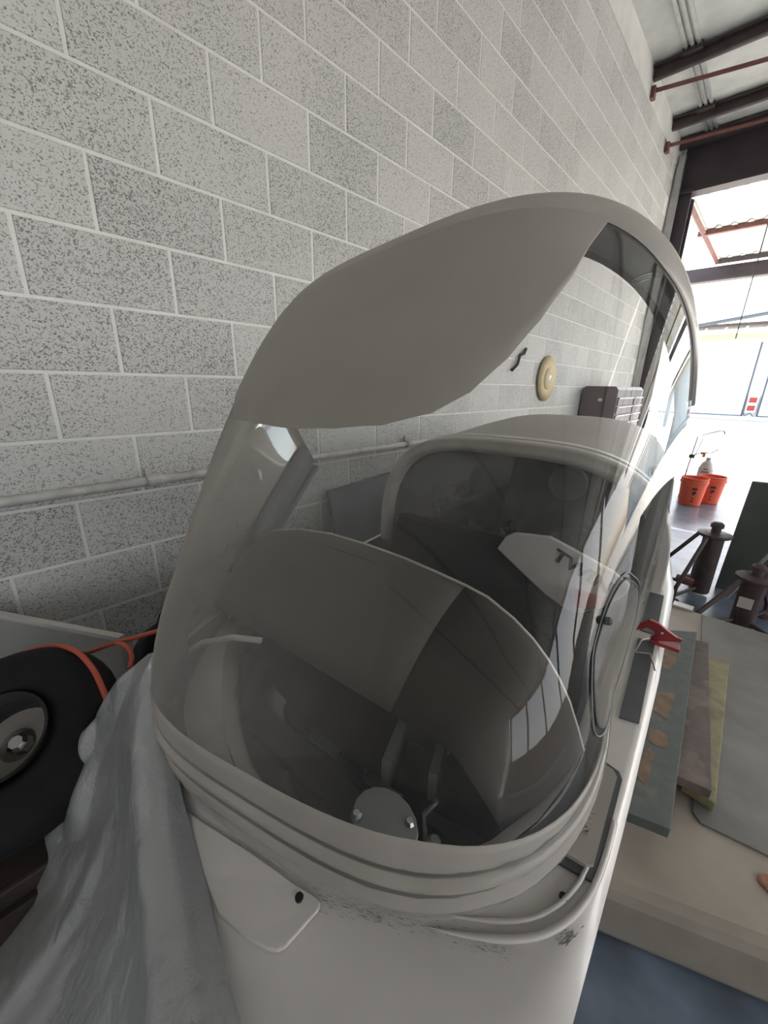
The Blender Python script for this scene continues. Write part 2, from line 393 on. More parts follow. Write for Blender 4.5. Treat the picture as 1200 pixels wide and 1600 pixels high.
def crown(t, v):
    a, b = vl(t), vr(t); m = (a + b) / 2; w = max((b - a) / 2, .004); q = max(0, 1 - ((v - m) / w) ** 2)
    if t > 2.3: return .26 * q ** .6 * max(0, 1 - (t - 2.3) / 3.0)
    return .03 * q * min(1, max(0, .05 - t) / .25)
def roll(t, v): return -.17 * max(0, -v) * min(1, max(0, (t - .1) / .4))
def deckh(t, v): return drop(t) + crown(t, v) + roll(t, v)
def deck_hit(px, py):
    h = -.06; d = ray(px, py)
    for _ in range(12):
        P = EYE + d * ((FO.z + h - EYE.z) / d.z) - FO; t, v = P.dot(FA), P.dot(FL); h = .5 * h + .5 * deckh(t, v)
    return t, v
ts = [-.70, -.695, -.68, -.66, -.62, -.55, -.47, -.40, -.32, -.25, -.2, -.15, -.10, -.06, -.03, 0]
ts += [.02, .05, .051, .053, .057, .063, .072, .085, .10, .12, .15, .18, .22, .27, .33, .40, .5, .6, .7, .8, .9, 1.0, 1.2, 1.4, 1.6, 1.8, 2.0, 2.1, 2.16, 2.22, 2.27, 2.295, 2.3, 2.4, 2.7, 3.1, 3.6, 4.1, 4.6]
rows = []
for t in ts:
    a, b = vl(t), vr(t); m = (a + b) / 2; w = (b - a) / 2; e = drop(t); bt = hb(t)
    if t < 0: bt = -.60 + .06 * (-t / .7) ** 3; 
    row = []
    for k in range(29):
        q = PI * k / 28; c = math.cos(q)
        v = m + w * math.copysign(abs(c) ** .62, c) * (1 - (.75 * abs(math.sin(q)) ** .7 * min(1, max(0, .45 - t) / .3) if c < 0 else 0)); row.append(F(t, v, e - .012 + (bt - e) * abs(math.sin(q)) ** .85 + roll(t, v) * (1 - abs(math.sin(q)))))
    rows.append(row)
hull = MB().grid(rows).build('fuselage', M_white, gl, smooth=True)
def sub(parent, o):
    o.parent = parent; bpy.context.view_layer.update(); o.matrix_parent_inverse = parent.matrix_world.inverted(); return o
for sgn in (1, -1):
    rows = []
    for t in ts:
        a, b = vl(t), vr(t); w = b if sgn > 0 else a; mid_ = (a + b) / 2
        i0 = (ir(t) if sgn > 0 else il(t)) if t > .05 and t < 2.3 else (mid_ + (.10 - mid_) * max(0, 1 - (.05 - t) / .3) if t <= .05 else 0)
        row = []
        for k in range(13):
            v = i0 + (w - i0) * k / 12
            row.append(F(t, v, deckh(t, v) + (-.012 if k == 12 else (-.004 if k == 11 else 0))))
        rows.append(row)
    sub(hull, MB().grid(rows).build('deck', M_white, smooth=True))
# cockpit tub (lining) following the opening
rows = []
tt = [.051, .054, .06, .07, .085, .10, .13, .17, .22, .28, .35, .45, .6, .8, 1.0, 1.3, 1.6, 1.9, 2.1, 2.2, 2.28, 2.299]
prof = [(1.0, 0.0), (.985, -.035), (.97, -.09), (.93, -.25), (.80, -.40), (.4, -.46), (0, -.47)]
for t in tt:
    m = (ir(t) + il(t)) / 2; w = (ir(t) - il(t)) / 2; dpt = min(1, .25 + (t - .05) / .16)
    pr = [(q, drop(t) * (1 if i == 0 else .6) + hh * (dpt if i > 2 else 1)) for i, (q, hh) in enumerate(prof)]
    rows.append([F(t, m + w * q, h) for q, h in pr] + [F(t, m - w * q, h + roll(t, m - w * q)) for q, h in reversed(pr[:-1])])
sub(hull, MB().grid(rows).build('cockpit_tub', M_tub, smooth=True, fix=False))
# pale rim ledge inside the front of the opening
ang = [(-1, t) for t in (.5, .4, .3, .22, .16, .12, .09, .07, .058, .0525)] + [(0, .05)] + [(1, t) for t in (.0525, .058, .07, .09, .12, .16, .22, .3, .4, .5)]
outl = [((ir(t) if s >= 0 else il(t)), t) for s, t in ang]
rows = []
for k, (sc, h) in enumerate(((1.0, .004), (.965, .0), (.945, -.02), (.942, -.032))):
    rows.append([F(.5 - (.5 - t) * sc, .05 + (v - .05) * sc, h + drop(t) * (.9 if k < 2 else .8) + roll(t, v)) for v, t in outl])
sub(hull, MB().grid(rows).build('opening_rim', M_tan2, smooth=True))
# raised lip round the canopy seat on the deck
lip = [on(x, y, 2, FO.z + drop(.12)) for x, y in ((668, 1434), (700, 1445), (760, 1460), (810, 1466), (850, 1462), (885, 1445), (912, 1418), (930, 1385), (944, 1345), (957, 1295))]
lp = []
for P in spl_early(lip):
    Q = P - FO; t, v = Q.dot(FA), Q.dot(FL); lp.append(F(t, v, deckh(t, v) + .001))
sub(hull, MB().tube(lp, [.0035 * min(1, .05 + k / 14) for k in range(len(lp))], 8).build('seat_lip', M_white, smooth=True))
sub(hull, MB().tube([p + (F(.4, .1, 0) - p).normalized() * .012 + Vector((0, 0, .001)) for p in lp], [.0025 * min(1, .05 + k / 14) for k in range(len(lp))], 8).build('seat_lip', M_white, smooth=True))
# long dark lock channel, tan cover plate and screws on the right sill
def sillplate(name, pts, h, th, m):
    return sub(hull, MB().prism([F(t, v, h) for v, t in pts], (0, 0, th)).build(name, m))
sillplate('lock_channel', [(.412, .447), (.437, .452), (.440, .70), (.412, .695)], -.001, .003, M_lining)
sillplate('lock_channel', [(.412, .73), (.440, .73), (.442, .93), (.414, .93)], -.001, .003, M_lining)
sillplate('plate_gasket', [(.388, .19), (.421, .194), (.427, .25), (.430, .335), (.425, .345), (.408, .35), (.388, .34)], -.001, .004, M_lining)
pl = sillplate('cover_plate', [(.388, .20), (.414, .202), (.420, .208), (.424, .33), (.419, .338), (.405, .341), (.388, .334)], .002, .006, M_tan)
Mx = Matrix((( -FL.x * 0 + FA.x, FL.x * -1, 0, 0), (FA.y, -FL.y, 0, 0), (0, 0, 1, 0), (0, 0, 0, 1)))
Mx.translation = F(.252, .405, .0085)
tx = text_mesh('embossed_lettering', 'SAVE', .017, Mx, M_tan2, gl, .0006); sub(hull, tx)
sub(hull, MB().lathe([(.004, 0), (.004, .002)], F(.165, .402, drop(.165) + .0005), n=12).build('screw_hole', M_black))
# string looped through the lock channel
sub(hull, MB().tube([F(.70, .43, .006), F(.66, .418, .02), F(.63, .412, .008), F(.645, .435, .006), F(.60, .446, .004)], .0016, 5).build('string', M_tan2))
# access flap on the nose with its screw
fpx = [(290, 1270), (318, 1370), (342, 1432), (385, 1470), (418, 1487), (434, 1490), (446, 1484), (498, 1425), (501, 1414), (494, 1405), (465, 1388), (400, 1340)]
fp = [deck_hit(x, y) for x, y in fpx]
b = MB(); n = len(fp)
b.add([F(t, v, deckh(t, v) + .001) for t, v in fp] + [F(t, v, deckh(t, v) + .005) for t, v in fp], [tuple(range(n, 2 * n))] + [(i, (i + 1) % n, n + (i + 1) % n, n + i) for i in range(n)])
sub(hull, b.build('access_flap', M_white, bevel=.0015))
t_, v_ = deck_hit(468, 1407)
sub(hull, MB().lathe([(.0045, 0), (.0045, .003)], F(t_, v_, deckh(t_, v_) + .0035), n=12).build('screw_hole', M_black))

rng = random.Random(5); gm = MB()
path = [(470, 1398), (520, 1412), (570, 1424), (630, 1438), (690, 1452), (750, 1474), (800, 1488)]
for q in range(230):
    a_ = rng.random() * (len(path) - 1.001); i_ = int(a_); f_ = a_ - i_
    x = path[i_][0] + (path[i_ + 1][0] - path[i_][0]) * f_; y = path[i_][1] + (path[i_ + 1][1] - path[i_][1]) * f_ + rng.gauss(0, 9)
    ln = rng.uniform(2, 9); sl = rng.uniform(.3, 1.2)
    P = [deck_hit(x, y), deck_hit(x + ln, y + ln * .35), deck_hit(x + ln, y + ln * .35 + sl), deck_hit(x, y + sl)]
    gm.add([F(t, v, deckh(t, v) + .0007) for t, v in P], [(0, 1, 2, 3)])
for q in range(46):
    x = 885 + rng.gauss(0, 8); y = 1467 + rng.gauss(0, 6) - (x - 885) * .5
    P = [deck_hit(x, y), deck_hit(x + 5, y - 3), deck_hit(x + 5, y - 1.5), deck_hit(x, y + 1.8)]
    gm.add([F(t, v, deckh(t, v) + .0012) for t, v in P], [(0, 1, 2, 3)])
gr_ = sub(hull, gm.build('grime_streaks', M_grime, fix=False)); gr_['kind'] = 'stuff'

# --- front canopy: dome fitted in its own tilted frame
CH_O = Vector((-.3048, .1268, 1.45 - .4958)); CTH, CPS, CRO = .4686, .2045, -.1737
CW, CWR, CL_, CLF, CPE, CZ, CZF, CZE, CRK, CSE, CRK2 = .3296, .4402, .81, .2498, 2.6233, .4356, .7825, 1.392, -.0179, .6637, .1222
_a = Vector((-math.sin(CPS), math.cos(CPS), 0)); _l = Vector((math.cos(CPS), math.sin(CPS), 0)); _u = Vector((0, 0, 1))
CLv = _l * math.cos(CRO) - _u * math.sin(CRO); _u2 = _u * math.cos(CRO) + _l * math.sin(CRO)
CAv = _a * math.cos(CTH) + _u2 * math.sin(CTH); CUv = _u2 * math.cos(CTH) - _a * math.sin(CTH)
def cw(u):
    if u > CLF: return CW + (CWR - CW) * (u - CLF) / (CL_ - CLF)
    return CW * max(0, 1 - (1 - u / CLF) ** CPE) ** (1 / CPE)
def cz(u): return CZ * max(0, 1 - max(0, 1 - u / CZF) ** CZE) ** (1 / CZE)
def C3(u, v, h):
    s = u / CL_
    if v > 0: v *= 1 + .0200 * math.sin(PI * min(1, max(0, s)))
    return CH_O + CAv * (u + s * s * (CRK * h + CRK2 * v)) + CLv * v + CUv * h
def CS(s, ph, off=0.0):
    def p(s, ph):
        u = s * CL_; c, sn = math.cos(ph), math.sin(ph)
        return C3(u, cw(u) * math.copysign(abs(c) ** CSE, c), cz(u) * abs(sn) ** CSE)
    P = p(s, ph)
    if off:
        e = 1e-3; s1, s0 = min(1, s + e), max(.002, s - e); p1, p0 = min(PI - .001, ph + .01), max(.001, ph - .01)
        N = (p(s1, ph) - p(s0, ph)).cross(p(s, p1) - p(s, p0))
        if N.length > 1e-9:
            N.normalize()
            if N.dot(P - C3(.5 * CL_, 0, .1)) < 0: N = -N
            P = P + N * off
    return P
ssm = [0, .0004, .0015, .004, .008, .014, .022, .032, .045, .06, .08, .105, .135, .17, .21, .25, .3, .35, .4, .46, .52, .58, .64, .7, .76, .82, .88, .93, .97, 1.0]
phs = [PI * k / 60 for k in range(61)]
can = MB().grid([[CS(s, ph) for ph in phs] for s in ssm]).build('front_canopy', M_glass, gl, smooth=True)
can['label'] = 'raised dusty clear front canopy'
def csub(o): return sub(can, o)
# base frame: outlines at several heights, swept round the rim
def uh(h):
    lo_, hi_ = 0, CL_
    for _ in range(40):
        m_ = (lo_ + hi_) / 2
        if cz(m_) < h: lo_ = m_
        else: hi_ = m_
    return hi_
def outline(h, n=40):
    u0 = uh(h) if h > 0 else 0; R_ = []
    for k in range(n + 1):
        u = u0 + (CL_ - u0) * (k / n) ** 2.6
        z = cz(u); w = cw(u)
        if h > 0: r = min(1, h / z) if z > 1e-6 else 1; v = w * (max(0, 1 - r ** (2 / CSE))) ** (CSE / 2)
        else: v = w
        R_.append((u, v))
    pts = [(u, -v) for u, v in reversed(R_)] + R_[1:]
    return pts
def tap(u): return 1.0 if u < .07 else max(.16, 1.0 - .84 * min(1, (u - .07) / .20))
def band(profile, name, m):
    rows = []
    for h, off in profile:
        ol0 = outline(max(h, .028)); ol = []; hs = []
        for (u, v) in ol0:
            h2 = h * tap(u) if h > 0 else h; z = cz(u); w = cw(u)
            if h > 0 and z > 1e-6:
                r = min(1, h2 / z); v2 = w * (max(0, 1 - r ** (2 / CSE))) ** (CSE / 2) if tap(u) < 1 else abs(v)
                v = math.copysign(v2, v)
            ol.append((u, v)); hs.append(h2)
        row = []
        for i, (u, v) in enumerate(ol):
            a_, b_ = ol[max(i - 1, 0)], ol[min(i + 1, len(ol) - 1)]
            tu, tv = b_[0] - a_[0], b_[1] - a_[1]; L_ = math.hypot(tu, tv) or 1
            nu, nv = -tv / L_, tu / L_
            if nu * (u - .35) + nv * v < 0: nu, nv = -nu, -nv
            of = off * (.45 + .55 * tap(u)) - .004 * (1 - tap(u)) / .84
            row.append(C3(u + nu * of, v + nv * of, hs[i]))
        rows.append(row)
    return csub(MB().grid(rows, False).build(name, m, smooth=True))
band([(.079, .0005), (.077, .003), (.074, .0025), (.058, .000), (.0555, -.002), (.054, .0005), (.051, .0042), (.0475, .0045), (.0445, .001), (.043, -.0025), (.040, -.001), (.034, .001), (.026, .003), (.018, .003), (.012, .001)], 'base_frame', M_tan2)
band([(.012, .001), (.010, .0018), (.005, .001), (.002, -.004), (.002, -.014), (.004, -.022)], 'rubber_seal', M_grime)
band([(.065, -.006), (.045, -.020), (.0, -.024), (-.004, -.018)], 'inner_rim', M_lining)
# dark padded lining inside both rear sill legs and the rear bow
for sgn in (0, 1):
    rows = []
    for s in (.46, .5, .56, .62, .7, .78, .86, .92, .97, .995):
        fade = min(1, (s - .44) / .1)
        rows.append([CS(s, (PI - a if sgn else a), -.006 - .012 * math.sin(PI * j / 6) * fade) for j, a in enumerate([.004 + .075 * fade * q / 6 for q in range(7)])])
    csub(MB().grid(rows).build('sill_padding', M_lining, smooth=True))
rows = []
for ph in [q for q in phs if q < 2.5]:
    p_ = min(max(ph, .01), PI - .01)
    sl = .82 if p_ < 2.2 else .82 + .09 * min(1, (p_ - 2.2) / .4)
    rows.append([CS(s, p_, o_) for s, o_ in ((sl, -.002), (sl + .005, -.012), (.93, -.014), (.985, -.016), (.995, -.004))])
csub(MB().grid(rows).build('rear_bow_lining', M_lining, smooth=True))
rows = []
for ph in phs:
    p_ = min(max(ph, .01), PI - .01)
    s0 = .915 if p_ > .55 else .915 + .06 * min(1, (.55 - p_) / .45)
    rows.append([CS(s, p_, o_) for s, o_ in ((s0, .0005), (s0 + .003, .004), (.978, .005), (.982, .0065), (.997, .006), (1.0, -.004), (1.0, -.016))])
csub(MB().grid(rows).build('rear_bow', M_tan2, smooth=True))
# opaque tan sun shade on the crown, tongue shaped
SB = [(.88, .915), (.913, .825), (.934, .745), (.996, .646), (1.065, .573), (1.154, .516), (1.259, .483), (1.406, .467), (1.537, .470), (1.635, .488), (1.762, .511), (1.988, .553), (2.12, .62), (2.24, .74), (2.30, .915)]
def sb(ph):
    for (a0, s0), (a1, s1) in zip(SB, SB[1:]):
        if a0 <= ph <= a1: return s0 + (s1 - s0) * (ph - a0) / (a1 - a0)
    return .915
phc = sorted(set([.88 + (2.30 - .88) * k / 60 for k in range(61)] + [a for a, _ in SB]))
rows = [[CS(s0 + (.93 - s0) * (j / 16), ph, .0035 if j else .0005) for j in range(17)] for ph in phc for s0 in (sb(ph),)]
sh = csub(MB().grid(rows).build('sun_shade', M_tan, smooth=True)); sh['label'] = 'opaque tan sun shade on the canopy crown'
# clear-view window let into the right side
VW = [(.41, .267), (.427, .19), (.44, .11), (.425, .06), (.365, .05), (.31, .06), (.272, .11), (.252, .184), (.252, .262), (.283, .325), (.33, .338), (.373, .322)]
def smooth_loop(p, n=4):
    out = []
    m = len(p)
    for i in range(m):
        p0, p1, p2, p3 = p[i - 1], p[i], p[(i + 1) % m], p[(i + 2) % m]
        for k in range(n):
            t = k / n
            out.append(tuple(.5 * (2 * p1[c] + (-p0[c] + p2[c]) * t + (2 * p0[c] - 5 * p1[c] + 4 * p2[c] - p3[c]) * t * t + (-p0[c] + 3 * p1[c] - 3 * p2[c] + p3[c]) * t ** 3) for c in range(2)))
    return out
vlp = smooth_loop(VW)
csub(MB().tube([CS(s, a,   .0012) for s, a in vlp], .0010, 6, closed=True).build('window_seal', M_lining, smooth=True))
cs_, ca_ = sum(s for s, a in vlp) / len(vlp), sum(a for s, a in vlp) / len(vlp)
csub(MB().tube([CS(cs_ + (s - cs_) * 1.10, ca_ + (a - ca_) * 1.08, .0008) for s, a in vlp], .0007, 6, closed=True).build('window_frame', M_grey, smooth=True))
M_vent = glass('window_perspex', .06, .12, dustcol=(.38, .35, .31))
rows = [[CS(cs_ + (s - cs_) * q, ca_ + (a - ca_) * q, .0015) for s, a in vlp] for q in (.03, .35, .7, 1.0)]
csub(MB().grid(rows, True).build('sliding_window', M_vent, smooth=True))
csub(MB().lathe([(.004, 0), (.004, .004), (.002, .006)], CS(.345, .33, .002), CLv, n=12).build('window_knob', M_lining))
# red lock handle on the right edge
hp = [(993, 985), (1000, 975), (1016, 969), (1030, 975), (1043, 986), (1058, 997), (1066, 1000), (1065, 1004), (1016, 1001), (1016, 996), (1025, 994), (1020, 985), (1012, 981)]
hv = [FT(x, y, .70) for x, y in hp]
csub(MB().prism([F(.70, v, h) for v, h in hv], FA * .008).build('lock_handle', M_red, bevel=.001))
fv = [FT(x, y, .70) for x, y in ((1017, 998), (1066, 1002))]
csub(MB().box(F(.704, (fv[0][0] + fv[1][0]) / 2, fv[0][1] - .004), (fv[1][0] - fv[0][0], .022, .006), Matrix.Rotation(A_PSI, 3, 'Z')).build('lock_lever', M_red, bevel=.001))
v_, h_ = FT(1035, 988, .70)
csub(MB().lathe([(.0025, 0), (.0025, .003)], F(.699, v_, h_), -FA, n=10).build('lever_rivet', M_chrome))

# --- instrument hood in the front cockpit: arched rear edge, straight front edge
rear = [(-.40, -.02), (-.395, .04), (-.375, .085), (-.33, .125), (-.26, .162), (-.18, .185), (-.09, .197), (0, .199), (.08, .196), (.14, .19), (.19, .184), (.225, .177), (.265, .158), (.294, .138), (.318, .115), (.334, .095), (.352, .066), (.368, .03), (.38, 0.0), (.384, -.02)]
front = []
for v, h in rear:
    f = abs(v) / .40
    front.append((v * .90, .058 - .10 * max(0, f - .72) / .28))
rows = []
for k in range(9):
    q = k / 8; row = []
    for (v0, h0), (v1, h1) in zip(rear, front):
        bul = .018 * math.sin(PI * q)
        row.append(F(.35 - .155 * q, v0 + (v1 - v0) * q, h0 + (h1 - h0) * q + bul))
    rows.append(row)
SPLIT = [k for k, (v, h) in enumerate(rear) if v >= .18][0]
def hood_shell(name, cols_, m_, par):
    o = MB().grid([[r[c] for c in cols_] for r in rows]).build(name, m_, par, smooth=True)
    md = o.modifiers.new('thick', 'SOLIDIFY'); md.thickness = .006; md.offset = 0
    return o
hood = hood_shell('instrument_hood', range(0, SPLIT + 1), M_hood, gl); hood['label'] = 'taupe instrument hood with arched rear edge'
flank = hood_shell('hood_shaded_flank', range(SPLIT, len(rear)), mat('shaded_taupe_vinyl', (.06, .052, .046), .9, spec=.08), None); sub(hood, flank)  # right flank of the hood, its shade put into a darker vinyl colour
sub(hood, MB().tube([F(.352, v, h + .001) for v, h in rear], .0035, 6).build('hood_piping', M_tan2, smooth=True))
sub(hood, MB().prism([F(.335, v * .96, h - .01) for v, h in rear if h > -.01] + [F(.335, .36, -.22), F(.335, .1, -.28), F(.335, -.1, -.28), F(.335, -.36, -.22)], FA * -.01).build('instrument_panel', M_black))
# fittings in the nose
br = MB()
pc = F(.12, .218, -.03)
poly = []
for k in range(16):
    a = 2 * PI * k / 16; poly.append(pc + FL * (.043 * math.cos(a)) + FA * (.028 * math.sin(a)) + FU * (.014 * math.sin(a) + .012))
hb_ = MB().prism(poly, (0, 0, .006)).build('hinge_bracket', M_grey, gl, bevel=.0015)
for (v, t) in ((.190, .103), (.244, .134)):
    sub(hb_, MB().lathe([(.007, 0), (.007, .006), (.004, .009)], F(t, v, -.012), n=8).build('bolt', M_chrome))
MB().tube([F(.135, .256, -.05), F(.138, .262, -.02), F(.142, .258, .01), F(.15, .268, .03)], .003, 6).build('hinge_link', M_chrome, gl)
MB().lathe([(.008, 0), (.008, .01), (.004, .014)], F(.142, .272, -.03), n=8).build('hinge_nut', M_grey, gl)
for v in (-.10, .06):
    p = MB().box(F(.36, v, -.25), (.09, .012, .15), Matrix.Rotation(A_PSI, 3, 'Z') @ Matrix.Rotation(-.5, 3, 'X')).build('rudder_pedal', M_grey, gl, bevel=.004)
    sub(p, MB().tube([F(.36, v, -.30), F(.42, v, -.44)], .01, 6).build('pedal_arm', M_steel))
b = MB()
for (v0, v1, t0, t1) in ((.13, .22, .21, .27),):
    b.box(F(.235, .155, -.045), (.012, .10, .05), Matrix.Rotation(A_PSI + .3, 3, 'Z')); b.box(F(.26, .215, -.045), (.012, .10, .05), Matrix.Rotation(A_PSI + .3, 3, 'Z')); b.box(F(.285, .18, -.045), (.07, .012, .05), Matrix.Rotation(A_PSI + .3, 3, 'Z'))
b.build('cable_bracket', M_grey, gl)
MB().box(F(.23, -.05, -.32), (.16, .06, .08), Matrix.Rotation(A_PSI - .5, 3, 'Z')).build('floor_box', M_tan, gl, bevel=.006)
MB().box(F(.20, .02, -.18), (.34, .05, .02), Matrix.Rotation(A_PSI + .1, 3, 'Z') @ Matrix.Rotation(.3, 3, 'Y')).build('cross_brace', M_tub, gl)
MB().tube([F(.10, -.27, -.06), F(.115, -.235, .0), F(.13, -.18, .045), F(.15, -.12, .07), F(.17, -.07, .075)], .005, 8).build('vent_hose', M_white, gl, smooth=True)
# front seat: back and pan
def slab(name, P, w, hgt, th, tilt, m, parent, bev=.02):
    return MB().box(P, (w, th, hgt), Matrix.Rotation(A_PSI, 3, 'Z') @ Matrix.Rotation(-tilt, 3, 'X')).build(name, m, parent, bevel=bev)
slab('front_seat_back', F(.80, .02, -.16), .62, .50, .06, .35, M_black, gl)
MB().box(F(.55, .0, -.36), (.60, .42, .06), Matrix.Rotation(A_PSI, 3, 'Z')).build('front_seat_pan', M_black, gl, bevel=.02)
slab('rear_seat_back', F(1.95, 0, -.05), .62, .60, .06, .35, M_black, gl)
MB().box(F(1.45, .0, -.30), (.66, .8, .06), Matrix.Rotation(A_PSI, 3, 'Z')).build('rear_seat_pan', M_black, gl, bevel=.02)
# white rear instrument cover with TWIN lettering
tp = [(776, 857), (790, 838), (804, 832), (858, 838), (910, 866), (958, 893), (985, 915), (978, 930), (945, 950), (909, 959), (887, 955), (852, 930), (812, 892)]
TT = .80
tpoly = [F(TT + .03 * 0, *FT(x, y, TT)) for x, y in tp]
tw = MB().prism(tpoly, FA * .02 + FU * -.004).build('rear_panel_cover', M_white, gl, bevel=.004)
tw['label'] = 'white panel cover lettered TWIN'
p0 = Vector(FT(868, 866, TT)); p1 = Vector(FT(953, 921, TT)); mid = (p0 + p1) / 2; ang_ = math.atan2(p1.y - p0.y, p1.x - p0.x)
ex = (FL * math.cos(ang_) + FU * math.sin(ang_)); ey = (-FL * math.sin(ang_) + FU * math.cos(ang_)); ez = ex.cross(ey)
Mt = Matrix(((ex.x, ey.x, ez.x, 0), (ex.y, ey.y, ez.y, 0), (ex.z, ey.z, ez.z, 0), (0, 0, 0, 1)))
Mt.translation = F(TT - .0015, mid.x, mid.y)
txt = text_mesh('lettering', 'TWIN', .050, Mt @ Matrix.Diagonal((1.05, .85, 1, 1)), M_black, gl, .0008, .0016); sub(tw, txt)
rd = [F(TT - .01, *FT(x, y, TT - .01)) for x, y in ((893, 930), (905, 921), (940, 932), (936, 946), (915, 950), (896, 943))]
MB().prism(rd, FA * -.012).build('red_tag', M_red, gl, bevel=.002)
MB().tube([F(.72, *FT(x, y, .72)) for x, y in ((955, 942), (948, 950), (944, 968), (942, 984))], .006, 6).build('release_cable', M_lining, gl, smooth=True)

# --- rear canopy behind the fixed bow
def RS(t, ph, off=0.0):
    q = (t - .955) / 1.35; hw = (.43 - .045 * min(1, q * 2.2) - .03 * max(0, q - .45)) + off
    hh = .325 + .05 * math.sin(PI * min(1, q) * .75) - .20 * max(0, q - .45) ** 1.5 + off
    c, s = math.cos(ph), math.sin(ph)
    v = hw * math.copysign(abs(c) ** .62, c); return F(t, v, -.01 + hh * abs(s) ** .62 - .17 * max(0, -v) * (1 - abs(s)))
tr_ = [.955 + 1.35 * k / 20 for k in range(21)]
rc = MB().grid([[RS(t, ph) for ph in phs] for t in tr_]).build('rear_canopy', M_glass3, gl, smooth=True)
def rsub(o): return sub(rc, o)
rows = [[RS(t, ph, o_) for t, o_ in ((.985, -.032), (.958, -.032), (.95, -.022), (.949, -.012), (.955, -.008), (.954, .002), (.96, .007), (.99, .0085), (1.0, .006), (1.005, .009), (1.03, .009), (1.035, .001))] for ph in phs]
rsub(MB().grid(rows).build('front_bow', M_tan2, smooth=True))
rows = [[RS(t, ph, .004) for t in [1.03 + 1.27 * k / 14 for k in range(15)]] for ph in [.80 + (2.34 - .80) * k / 30 for k in range(31)]]
rsub(MB().grid(rows).build('sun_shade', M_tan, smooth=True))
rows = [[F(.985, v * q, .01 + (h - .01) * q) for v, h in [((RS(.985, ph, -.03) - F(.985, 0, 0)).dot(FL), (RS(.985, ph, -.03) - F(.985, 0, 0)).z) for ph in phs]] for q in (0, .5, 1)]
rsub(MB().grid(rows).build('partition_pane', M_glass2))
slab('partition_panel', F(.985, 0, -.23), .78, .48, .02, 0, M_lining, gl, .004)
rsub(MB().tube([RS(1.15 + .13 * math.cos(a), .52 + .2 * math.sin(a), .006) for a in [2 * PI * k / 24 for k in range(24)]], .004, 6, closed=True).build('rear_window_seal', M_lining, smooth=True))
# headrest disc and round inspection plate seen through the partition
MB().lathe([(.0, 0), (.045, .004), (.05, .012), (.05, .03)], F(1.05, .17, .215), -FA, n=24, cap=False).build('rear_headrest', M_white, gl, smooth=True)
# wheels under the belly
for (t, r) in ((.25, .15), (2.2, .24)):
    prof_ = [(r * .45, -.05), (r * .9, -.06), (r, -.04), (r, .04), (r * .9, .06), (r * .45, .05)]
    w_ = MB().lathe(prof_, F(t, 0, -.98 + r + .001), FL, n=28).build('belly_wheel', M_rubber, gl, smooth=True)
    MB().tube([F(t, .09, -.98 + r), F(t, .09, -.5)], .02, 8).build('wheel_fork', M_grey, gl)

# ------------------------------------------------------------------ floor objects on the right
M_plat = mat('pale_painted_board', (.38, .33, .275), .55, noise_amt=.25, nscale=4, bump=.15, bscale=14)
ny = lambda x: .91 + .42 * (x + .025)
pf = [(-.36, ny(-.36)), (1.7, ny(1.7)), (1.7, 2.84), (-.36, 2.78)]
plat = MB().prism([(x, y, .001) for x, y in pf], (0, 0, .199)).build('platform', M_plat, bevel=.035)
tag(plat, 'low broad pale tan platform on the floor beside the glider', 'platform')
M_mat = mat('grey_mat', (.22, .21, .195), .5, noise_amt=.35, nscale=5, bump=.2, bscale=18, col2=(.15, .142, .13))
mp_ = [(.135, 1.285), (.113, 1.31), (-.002, 2.74), (1.66, 2.79), (1.66, 1.62), (.6, 1.36)]
tag(MB().prism([(x, y, .2005) for x, y in mp_], (0, 0, .006)).build('floor_mat', M_mat, bevel=.002), 'thin grey mat lying on top of the pale platform', 'mat')
M_rust = mat('orange_rust', (.36, .16, .09), .7, noise_amt=.3, nscale=60)
tag(MB().lathe([(.026, 0), (.026, .004), (.02, .006)], (.292, 1.222, .2005), n=18).build('rusty_disc', M_rust), 'small rusty orange disc on the pale platform near its front edge', 'disc')
def board(name, top4, ztop, th, m, label):
    o = MB().prism([(x, y, ztop - th) for x, y in top4], (0, 0, th)).build(name, m, bevel=.002)
    return tag(o, label, 'board', 'boards stacked beside the glider')
def patch_mat(name, base, spot, thr=.58, sc=7):
    m = bpy.data.materials.new(name); m.use_nodes = True; n = m.node_tree.nodes; l = m.node_tree.links; b = n['Principled BSDF']; b.inputs['Roughness'].default_value = .75
    g = n.new('ShaderNodeNewGeometry'); t = n.new('ShaderNodeTexNoise'); t.inputs['Scale'].default_value = sc; t.inputs['Detail'].default_value = 5; l.new(g.outputs['Position'], t.inputs['Vector'])
    r = n.new('ShaderNodeValToRGB'); r.color_ramp.elements[0].position = thr - .02; r.color_ramp.elements[1].position = thr + .02; r.color_ramp.elements[0].color = (*base, 1); r.color_ramp.elements[1].color = (*spot, 1); l.new(t.outputs['Fac'], r.inputs[0])
    t2 = n.new('ShaderNodeTexNoise'); t2.inputs['Scale'].default_value = 25; t2.inputs['Detail'].default_value = 6; l.new(g.outputs['Position'], t2.inputs['Vector'])
    mr = n.new('ShaderNodeMapRange'); mr.inputs['To Min'].default_value = .6; mr.inputs['To Max'].default_value = 1.3; l.new(t2.outputs[0], mr.inputs[0])
    hs = n.new('ShaderNodeHueSaturation'); l.new(mr.outputs[0], hs.inputs['Value']); l.new(r.outputs[0], hs.inputs['Color']); l.new(hs.outputs[0], b.inputs['Base Color'])
    return m
M_b1 = patch_mat('weathered_green_wood', (.105, .12, .107), (.15, .14, .125), .6, 9)
M_b2 = patch_mat('weathered_brown_wood', (.135, .108, .097), (.18, .14, .12))
M_b3 = patch_mat('treated_yellow_wood', (.30, .275, .165), (.25, .21, .13))
board('plank', [(.14, 2.24), (.045, 2.21), (.075, 1.365), (.158, 1.35)], .2415, .034, M_b3, 'yellowish timber plank lowest of the three beside the glider')
